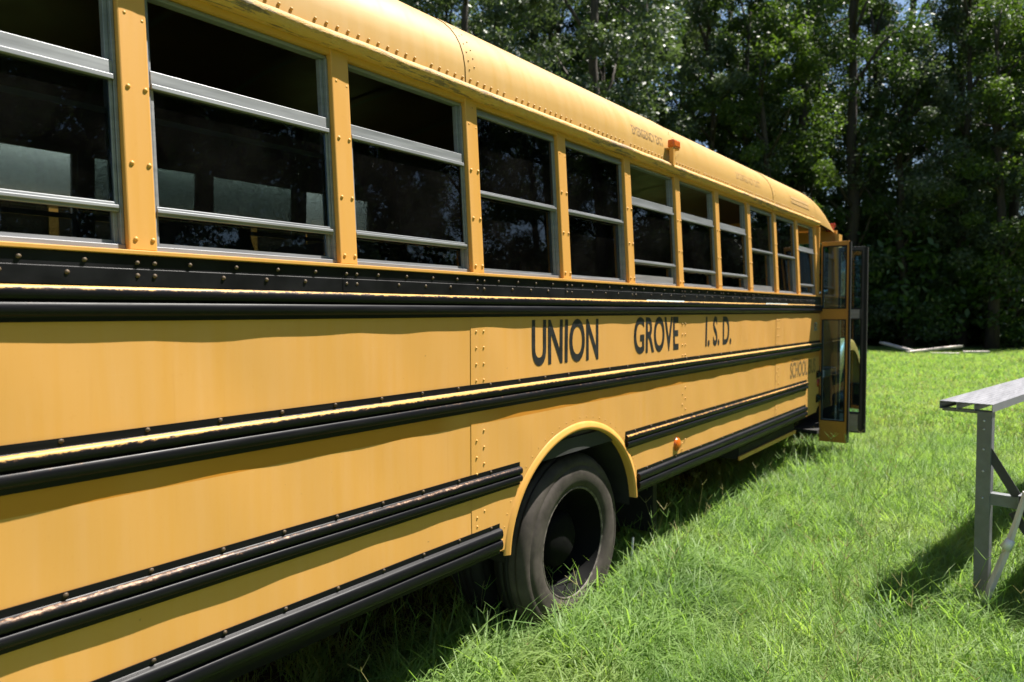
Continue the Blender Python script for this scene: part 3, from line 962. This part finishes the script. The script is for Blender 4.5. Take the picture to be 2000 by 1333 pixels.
for a in (.02, 2.2, 4.4):
    m = MB()
    # angle iron post
    m.obox(bp(a, .045, .58), bx, by, bz, .003, .036, .592); m.obox(bp(a + .033, .010, .58), bx, by, bz, .0295, .003, .592)
    m.build('post', M_STEEL, bl)
    m = MB()
    m.obox(bp(a + .006, -.62, .660), bx, by, bz, .003, .70, .034); m.obox(bp(a + .037, -.62, .691), bx, by, bz, .0275, .70, .003)
    m.build('cross_beam', M_STEEL, bl)
    MB().bar(bp(a + .012, .04, .97), bp(a + .012, -.52, .02), .05, .006, bx).build('brace', M_STEELD, bl)
    MB().bar(bp(a + .020, -.10, .60), bp(a + .020, -.50, .02), .045, .006, bx).build('brace', M_STEELD, bl)
    MB().bar(bp(a + .02, -.66, .76), bp(a + .02, -.66, .0), .05, .05).build('post', M_STEEL, bl)
    MB().bar(bp(a + .02, -1.3, .38), bp(a + .02, -1.3, .0), .05, .05).build('post', M_STEEL, bl)
    MB().bar(bp(a + .05, .28 - .27, 1.166), bp(a + .05, .275, 1.166), .03, .02).build('bracket', M_STEEL, bl)
    bo = MB()
    for z in (1.12, 1.07, .95, .66, .82):
        bo.dome(bp(a - .004, .045, z), -bx, .007, .006, 6)
    bo.build('bolts', M_CHROME, bl)
wd = thing('wooden_stake', bp(-.02, .0, 0), 'weathered white wooden stake leaning in the bleacher frame', 'stake')
wm = MB()
pts = [bp(-.03, .03, -.03), bp(-.025, -.02, .16), bp(-.02, -.08, .36), bp(-.015, -.13, .56), bp(-.01, -.17, .74)]
wm.tube(pts, [.020, .023, .022, .018, .017], 6, False)
wm.build('shaft', M_WOOD, wd)
MB().tube([bp(-.03, -.085, .40), bp(-.028, -.11, .455)], [.030, .022], 8).build('knob', M_WHITEPL, wd)

# ------------------------------------------------------------------ litter
def crumple(c, sx, sy, sz, seed, mat, name, label, cat):
    r = random.Random(seed)
    P = []
    for i in range(9):
        row = []
        for j in range(13):
            t = PI * i / 8; p = 2 * PI * j / 12
            k = .75 + .5 * r.random() if j < 12 else None
            if j == 12: row.append(row[0]); continue
            row.append((c[0] + sx * k * math.sin(t) * math.cos(p), c[1] + sy * k * math.sin(t) * math.sin(p), c[2] + sz * k * math.cos(t)))
        P.append(row)
    o = MB().sheet(P, False).build(name, mat)
    return tag(o, label, cat)
crumple((3.42, 2.10, .14), .14, .07, .09, 3, M_CLEARPL, 'plastic_bag', 'crumpled clear plastic bag caught in the grass by the rear wheel', 'plastic bag')
o = MB().bar((3.86, 2.06, .16), (3.875, 2.055, .33), .012, .004).build('plastic_strip', M_WHITEPL)
tag(o, 'thin white plastic strip standing in the grass just past the rear wheel', 'litter')
boards = [((33.2, 5.6, .42), (31.9, 4.25, .16), 'grey white board tilted down to the right at the forest edge'),
          ((31.4, 4.35, .14), (33.4, 2.75, .34), 'long pale board lying across the lumber at the forest edge'),
          ((31.5, 3.6, .10), (31.9, 2.65, .10), 'short tan board lying in the grass under the long pale board'),
          ((32.5, 2.6, .14), (32.7, 1.75, .16), 'stubby tan board lying apart at the right end of the lumber')]
for a, b, l in boards:
    o = MB().bar(a, b, .24, .07).build('board', M_WOOD)
    tag(o, l, 'board', 'boards dumped at the forest edge')
# ------------------------------------------------------------------ trees
def leaves_mesh(name, mat, clumps, per, size, flat=.6):
    """clumps: (n,4) centre+radius; many small two-triangle leaves"""
    cs = np.repeat(clumps, per, axis=0)
    n = len(cs)
    d = RNG.normal(size=(n, 3)); d /= np.linalg.norm(d, axis=1)[:, None]
    rad = RNG.random(n) ** .45
    c = cs[:, :3] + d * (rad * cs[:, 3])[:, None] * np.array([1, 1, .75])
    nrm = RNG.normal(size=(n, 3)) * .8 + np.array([0, 0, flat]) + d * .6
    nrm /= np.linalg.norm(nrm, axis=1)[:, None]
    t = np.cross(nrm, RNG.normal(size=(n, 3))); t /= np.linalg.norm(t, axis=1)[:, None]
    b = np.cross(nrm, t)
    s = size * (.6 + .8 * RNG.random(n))[:, None]
    v = np.stack([c - t * s, c + b * s * .45 + nrm * s * .1, c + t * s, c - b * s * .45 + nrm * s * .1], 1).reshape(-1, 3)
    me = bpy.data.meshes.new(name)
    me.vertices.add(len(v)); me.vertices.foreach_set('co', v.ravel())
    me.loops.add(n * 4); me.loops.foreach_set('vertex_index', np.arange(n * 4))
    me.polygons.add(n); me.polygons.foreach_set('loop_start', np.arange(0, n * 4, 4)); me.polygons.foreach_set('loop_total', np.full(n, 4))
    me.materials.append(mat); me.update(); me.validate()
    return me
def trunk_mesh(h, r, seed, limbs):
    rr = random.Random(seed)
    m = MB()
    pts = []; x = y = 0
    for k in range(8):
        z = h * k / 7
        pts.append((x, y, z - .3 if k == 0 else z)); x += rr.uniform(-.22, .22); y += rr.uniform(-.22, .22)
    m.tube(pts, [r * (1 - .8 * k / 7) * (1.25 if k == 0 else 1) for k in range(8)], 9)
    for (lx, ly, lz) in limbs:
        z0 = max(1.5, lz - rr.uniform(1.2, 3.0)); k = min(6, int(z0 / h * 7)); base = Vector(pts[k]).lerp(Vector(pts[k + 1]), z0 / h * 7 - k if z0 / h * 7 - k < 1 else 1)
        e = Vector((lx, ly, lz)); mid = base.lerp(e, .5) + Vector((rr.uniform(-.3, .3), rr.uniform(-.3, .3), rr.uniform(-.1, .5)))
        m.tube([base, mid, e], [r * .30, r * .18, r * .06], 5)
    return m.mesh('trunk', M_BARK)
def tree_kind(seed, h, cr, z0, ncl, per, size, mat, taper=1.0):
    g_ = np.random.default_rng(seed)
    cl = []
    for k in range(ncl):
        u = g_.random()
        z = z0 + (h - z0) * u
        w = cr * (math.sin(PI * min(1, .18 + .82 * u * .98)) ** .6) * taper
        a = g_.random() * 2 * PI; r = w * math.sqrt(g_.random()) 
        cl.append((r * math.cos(a), r * math.sin(a), z + g_.normal() * .3, .45 + .62 * g_.random()))
    cl = np.array(cl)
    crown = leaves_mesh('crown', mat, cl, per, size)
    limbs = [tuple(c[:3]) for c in cl[::max(1, ncl // 14)]]
    return crown, trunk_mesh(h * .92, .13 + h * .0085, seed, limbs)
KINDS = [tree_kind(1, 21, 3.3, 2.5, 85, 300, 0.087, M_LEAF),
         tree_kind(2, 24, 3.0, 5.0, 81, 300, 0.087, M_LEAF),
         tree_kind(3, 18, 3.6, 1.6, 85, 300, 0.091, M_LEAF2),
         tree_kind(4, 26, 3.4, 7.0, 85, 300, 0.084, M_LEAF),
         tree_kind(5, 15, 2.8, 1.0, 67, 300, 0.077, M_LEAF2),
         tree_kind(6, 22, 2.6, 3.0, 72, 300, 0.091, M_LEAF),
         tree_kind(7, 17, 3.2, 4.0, 75, 280, .09, M_LEAF3)]
SHR = [leaves_mesh('foliage', M_SHRUB, np.array([(g_.normal() * .8, g_.normal() * .8, .3 + abs(g_.normal()) * .7, .45 + .3 * g_.random()) for _ in range(22)]), 130, .075) for g_ in (np.random.default_rng(21), np.random.default_rng(22))]
def tree(k, x, y, label, s=1.0, rot=None, group='trees of the dark forest edge'):
    t = thing('broadleaf_tree', (x, y, 0), label, 'tree', group)
    t.rotation_euler[2] = random.random() * 6.28 if rot is None else rot
    t.scale = (s, s, s * random.uniform(.94, 1.08))
    for nm, me in zip(('crown', 'trunk'), KINDS[k]):
        o = bpy.data.objects.new(nm, me); C.objects.link(o); o.parent = t
    return t
def shrub(k, x, y, s, label):
    o = bpy.data.objects.new('shrub', SHR[k]); C.objects.link(o)
    o.location = (x, y, 0); o.scale = (s, s, s); o.rotation_euler[2] = random.random() * 6.28
    tag(o, label, 'shrub', 'undergrowth shrubs along the forest edge')
E0 = Vector((35.2, 7.7)); ED = Vector((-.56, .83)).normalized(); EN = Vector((.83, .56)).normalized()
LK = ['tall dense dark tree', 'tall tree with bare lower trunk', 'broad grey green shiny tree',
      'tallest tree with high crown', 'small grey green tree', 'narrow tall dark green tree']
ORD = ['outermost', 'second', 'third', 'fourth', 'fifth', 'sixth', 'seventh', 'eighth', 'ninth', 'tenth', 'eleventh', 'twelfth', 'thirteenth', 'fourteenth']
front = [(-8.6, 0), (-6.4, 2), (-3.6, 4), (-1.2, 1), (1.4, 5), (3.8, 0), (6.2, 2), (8.8, 3), (11.2, 0), (13.6, 2), (16.2, 5), (19, 2), (22, 0), (25.5, 1)]
for q, (t_, k) in enumerate(front):
    p = E0 + ED * t_ + EN * random.uniform(.8, 2.6)
    tree(k, p.x, p.y, LK[k] + ', ' + ORD[q] + ' from the right in the front row', random.uniform(.92, 1.12))
for k, x, y, l, sc_t in [(2, 22.6, 13.6, 'pale grey green tree standing out in front of the forest above the roof', 1.12), (2, 19.6, 17.0, 'grey green tree in front of the forest just left of the paler one', 1.05),
                       (6, 38.9, 2.0, 'yellow green sunlit tree at the right edge of the lawn', .95), (6, 32.6, 10.0, 'yellow green tree standing before the dark trunks beyond the bus door', .9)]:
    tree(k, x, y, l, sc_t)
for t_ in np.arange(-16, 32, 2.8):
    k = random.choice([0, 1, 3, 0, 5]); p = E0 + ED * (t_ + random.uniform(-.8, .8)) + EN * random.uniform(5, 7.5)
    tree(k, p.x, p.y, 'dark tree standing just behind the front row of the forest', random.uniform(.95, 1.2), group='second row of forest trees')
for t_ in np.arange(-20, 34, 3.6):
    k = random.choice([0, 2, 3, 0]); p = E0 + ED * (t_ + random.uniform(-1, 1)) + EN * random.uniform(10.5, 14)
    tree(k, p.x, p.y, 'tree deep in the forest half hidden behind the nearer rows', random.uniform(1.0, 1.25), group='trees deep in the forest')
for t_ in np.arange(-14, 20, 2.1):
    p = E0 + ED * (t_ + random.uniform(-.5, .5)) + EN * random.uniform(.3, 3.5)
    shrub(random.randint(0, 1), p.x, p.y, random.uniform(.8, 1.7), 'leafy green shrub at the foot of the dark trees')
# trees off to the right and beyond the parked bus: they are what the windows mirror and show
for x, y, k in [(37, -7.5, 0), (30, -9, 2), (28, -12, 0), (26, -15, 4), (24, -17, 0), (21, -18, 2), (18, -20, 0), (15, -20.5, 2), (12, -21, 0), (9, -22, 4), (6, -22, 0), (3, -23, 2), (0, -23, 0),
                (31, -13, 3), (27, -19, 0), (22.5, -22, 1), (17, -24, 0), (13.5, -25, 3), (10, -25, 0), (7, -26, 1), (4, -27, 0), (1, -27, 3), (35, -10, 0), (19.5, -27, 0), (25, -23, 0), (29.5, -16, 0), (34, -14, 2), (20, -23.5, 0), (12, -23, 0), (8, -24, 0), (5, -24.5, 0), (2, -25, 2), (-2, -24, 0), (16, -22, 2)]:
    tree(k, x, y, 'tree standing across the lawn from the bus, mirrored in its windows', random.uniform(1.0, 1.2), group='trees across the lawn')
for x, y, k in [(14, 24, 0), (9, 22, 2), (4.5, 23, 0), (0, 22, 2), (-5, 24, 0), (12, 29, 1), (5, 29, 3), (-1, 30, 1), (17, 30, 0), (11.5, 25, 4), (7, 26, 0)]:
    tree(k, x, y, 'tree growing behind the parked buses, seen only through the windows', random.uniform(.95, 1.1), group='trees behind the buses')

# ------------------------------------------------------------------ grass
def tuft(name, nb, rad, hmin, hmax, wid, curl, mat, seed, seg=4):
    g_ = np.random.default_rng(seed)
    V = []; F = []
    for i in range(nb):
        r = rad * math.sqrt(g_.random()); a = g_.random() * 2 * PI
        x, y = r * math.cos(a), r * math.sin(a)
        L = hmin + (hmax - hmin) * g_.random(); w = wid * (.6 + .7 * g_.random())
        d = g_.random() * 2 * PI; th = abs(g_.normal()) * .32 + .06; cu = curl * (.4 + 1.1 * g_.random())
        tw = g_.random() * PI
        px, py, pz = x, y, -.01
        b = len(V)
        sx, sy = math.cos(d + PI / 2 + tw * .25), math.sin(d + PI / 2 + tw * .25)
        for k in range(seg + 1):
            ww = w * (1 - (k / seg) ** 1.6) * (.75 if k == 0 else 1)
            if k == seg:
                V.append((px, py, pz))
            else:
                V.append((px - sx * ww, py - sy * ww, pz)); V.append((px + sx * ww, py + sy * ww, pz))
            st_ = L / seg
            px += math.cos(d) * math.sin(th) * st_; py += math.sin(d) * math.sin(th) * st_; pz += math.cos(th) * st_
            th += cu / seg
        for k in range(seg - 1):
            F.append((b + 2 * k, b + 2 * k + 1, b + 2 * k + 3, b + 2 * k + 2))
        F.append((b + 2 * seg - 2, b + 2 * seg - 1, b + 2 * seg))
    me = bpy.data.meshes.new(name); me.from_pydata(V, [], F)
    me.polygons.foreach_set('use_smooth', [True] * len(F))
    me.materials.append(mat); me.update()
    return bpy.data.objects.new(name, me)
def stalks(name, nb, mat, seed):
    g_ = random.Random(seed); m = MB()
    for i in range(nb):
        x, y = g_.uniform(-.05, .05), g_.uniform(-.05, .05); L = g_.uniform(.22, .42); dx, dy = g_.uniform(-.12, .12), g_.uniform(-.12, .12)
        top = Vector((x + dx, y + dy, L))
        m.tube([(x, y, 0), (x + dx * .3, y + dy * .3, L * .55), top], [.0016, .0013, .0009], 4, True, False)
        for q in range(g_.choice([2, 3, 3])):
            a = g_.random() * 6.28; ln = g_.uniform(.04, .08)
            m.tube([top, top + Vector((math.cos(a) * ln * .7, math.sin(a) * ln * .7, ln * .75))], [.0018, .0007], 4, True, False)
    return bpy.data.objects.new(name, m.mesh(name, mat))
def collection(name, objs):
    c = bpy.data.collections.new(name)
    for o in objs: c.objects.link(o)
    return c
near_c = collection('grass_near', [tuft('tuft_a', 46, .10, .07, .19, .0024, 1.3, M_GRASS, 1), tuft('tuft_b', 40, .10, .10, .26, .0030, 1.7, M_GRASS, 2), tuft('tuft_c', 50, .11, .05, .14, .0022, 1.0, M_GRASS, 3),
                                   tuft('tuft_d', 34, .09, .08, .22, .0026, 1.9, M_GRASS, 4), tuft('tuft_e', 16, .11, .06, .16, .0020, 1.6, M_DRY, 5)])
long_c = collection('grass_long', [tuft('clump_a', 26, .05, .20, .42, .0048, 2.1, M_GRASS, 7), tuft('clump_b', 20, .06, .18, .36, .0042, 2.3, M_GRASS, 8), tuft('clump_c', 30, .05, .14, .34, .0040, 2.0, M_GRASS, 9)])
far_c = collection('grass_far', [tuft('patch_a', 60, .22, .05, .12, .0055, 1.2, M_GRASS, 11, 3), tuft('patch_b', 60, .22, .04, .10, .0050, 1.5, M_GRASS, 12, 3), tuft('patch_c', 40, .2, .06, .15, .0050, 1.3, M_GRASS, 13, 3), tuft('patch_d', 18, .2, .05, .12, .005, 1.3, M_DRY, 14, 3)])
stalk_c = collection('seed_stalks', [stalks('stalk_a', 3, M_GRASS, 1), stalks('stalk_b', 2, M_DRY, 2), stalks('stalk_c', 2, M_GRASS, 3)])

def scatter(name, pts, scl, coll, label, cat):
    n = len(pts)
    me = bpy.data.meshes.new(name)
    me.vertices.add(n); me.vertices.foreach_set('co', np.asarray(pts, dtype=np.float32).ravel())
    a = me.attributes.new('scl', 'FLOAT', 'POINT'); a.data.foreach_set('value', np.asarray(scl, dtype=np.float32))
    rot = np.stack([RNG.normal(size=n) * .10, RNG.normal(size=n) * .10, RNG.random(n) * 6.283], 1)
    a = me.attributes.new('rot', 'FLOAT_VECTOR', 'POINT'); a.data.foreach_set('vector', rot.astype(np.float32).ravel())
    a = me.attributes.new('pick', 'INT', 'POINT'); a.data.foreach_set('value', RNG.integers(0, 1000, n).astype(np.int32))
    o = bpy.data.objects.new(name, me); C.objects.link(o)
    nt = bpy.data.node_groups.new(name + '_nodes', 'GeometryNodeTree')
    nt.interface.new_socket('Geometry', in_out='INPUT', socket_type='NodeSocketGeometry')
    nt.interface.new_socket('Geometry', in_out='OUTPUT', socket_type='NodeSocketGeometry')
    gi = nt.nodes.new('NodeGroupInput'); go = nt.nodes.new('NodeGroupOutput')
    mp = nt.nodes.new('GeometryNodeMeshToPoints'); ip = nt.nodes.new('GeometryNodeInstanceOnPoints')
    ci = nt.nodes.new('GeometryNodeCollectionInfo'); ci.inputs['Collection'].default_value = coll
    ci.inputs['Separate Children'].default_value = True; ci.inputs['Reset Children'].default_value = True
    def attr(nm, ty):
        q = nt.nodes.new('GeometryNodeInputNamedAttribute'); q.data_type = ty; q.inputs['Name'].default_value = nm
        return q.outputs['Attribute']
    L = nt.links.new
    L(gi.outputs[0], mp.inputs['Mesh']); L(mp.outputs['Points'], ip.inputs['Points']); L(ci.outputs[0], ip.inputs['Instance'])
    ip.inputs['Pick Instance'].default_value = True
    L(attr('pick', 'INT'), ip.inputs['Instance Index'])
    L(attr('rot', 'FLOAT_VECTOR'), ip.inputs['Rotation'])
    L(attr('scl', 'FLOAT'), ip.inputs['Scale'])
    L(ip.outputs['Instances'], go.inputs[0])
    md = o.modifiers.new('scatter', 'NODES'); md.node_group = nt
    tag(o, label, cat, kind='stuff')
    return o
def region(n, x0, x1, y0, y1, keep=None):
    x = RNG.uniform(x0, x1, n); y = RNG.uniform(y0, y1, n)
    if keep is not None:
        k = keep(x, y); x, y = x[k], y[k]
    return x, y
def pts3(x, y): return np.stack([x, y, [gz(a, b) for a, b in zip(x, y)]], 1)
def under(x, y):     # sparse below the bus, none through the tyres
    inside = (y > D + .38) & (y < YF - .2) & (x < 11)
    wheelspot = (np.abs(x - 3.16) < .52) & (y > D + .005) & (y < D + .7)
    return ~wheelspot & (~inside | (RNG.random(len(x)) < .15))
x, y = region(17000, 1.2, 11, -2.5, 4.6, under)
sc = .9 + .6 * RNG.random(len(x)); sc *= 1 + .35 * np.exp(-((y - 2.0) / .5) ** 2) * (x < 9)
scatter('grass', pts3(x, y), sc, near_c, 'lush sunlit grass growing beside the bus', 'grass')
x, y = region(9000, 11, 20, -4, 9); x2, y2 = region(2500, -6, 11, -9, -2.5); x3, y3 = region(1500, -4, 12, 4.6, 8)
x = np.concatenate([x, x2, x3]); y = np.concatenate([y, y2, y3])
scatter('mown_grass', pts3(x, y), .8 + .5 * RNG.random(len(x)), far_c, 'shorter grass of the lawn further ahead', 'grass')
x, y = region(11000, 20, 37, -8, 18)
scatter('distant_grass', pts3(x, y), 1.1 + .8 * RNG.random(len(x)), far_c, 'bright grass of the lawn up to the forest', 'grass')
# long arching clumps along the bus shadow, at the wheel and the bleacher
x, y = region(620, 1.0, 9.5, 1.55, 2.6)
x2, y2 = region(60, 3.6, 6.0, -.3, .75); x3, y3 = region(170, 2.5, 4.4, 1.45, 2.02); x4, y4 = region(520, 1.5, 9, -1, 1.6)
x = np.concatenate([x, x2, x3, x4]); y = np.concatenate([y, y2, y3, y4])
# longest blades at the wheel, in the shadow edge and round the bleacher feet
xa, ya = region(210, 2.7, 4.3, 1.5, 1.98); xb, yb = region(300, .9, 9.0, 1.85, 2.45); xc, yc_ = region(14, 4.3, 5.4, -.3, .7)
xq = np.concatenate([xa, xb, xc]); yq = np.concatenate([ya, yb, yc_])
scatter('tall_grass', pts3(xq, yq), .85 + .65 * RNG.random(len(xq)), long_c, 'tall arching grass round the rear wheel and along the bus shadow', 'grass')
scatter('long_grass', pts3(x, y), .55 + .6 * RNG.random(len(x)), long_c, 'long arching grass blades along the bus and round the bleacher', 'grass')
x, y = region(420, 1.8, 12, -.6, 2.5)
scatter('seed_stalks', pts3(x, y), .8 + .5 * RNG.random(len(x)), stalk_c, 'thin seed stalks standing above the grass', 'grass')
# undergrowth filling the forest between the trunks
t_ = RNG.uniform(-24, 34, 900); e_ = RNG.uniform(4, 26, 900)
pts = np.stack([E0.x + ED.x * t_ + EN.x * e_, E0.y + ED.y * t_ + EN.y * e_, RNG.random(900) ** 1.5 * 4.0], 1)
o1, o2 = (bpy.data.objects.new(n, m_) for n, m_ in zip(('bush_a', 'bush_b'), SHR))
scatter('undergrowth', pts, 1.3 + 1.2 * RNG.random(900), collection('bushes', [o1, o2]), 'dark undergrowth filling the forest between the trunks', 'undergrowth')
t_ = RNG.uniform(-40, 40, 500); a_ = RNG.uniform(-2.0, -.2, 500)
pts = np.stack([8 + 27 * np.cos(a_), -1 + 27 * np.sin(a_), RNG.random(500) ** 1.5 * 3.5], 1)
scatter('hedge_undergrowth', pts, 1.3 + 1.2 * RNG.random(500), collection('bushes_across', [o1.copy(), o2.copy()]), 'undergrowth at the foot of the trees across the lawn', 'undergrowth')
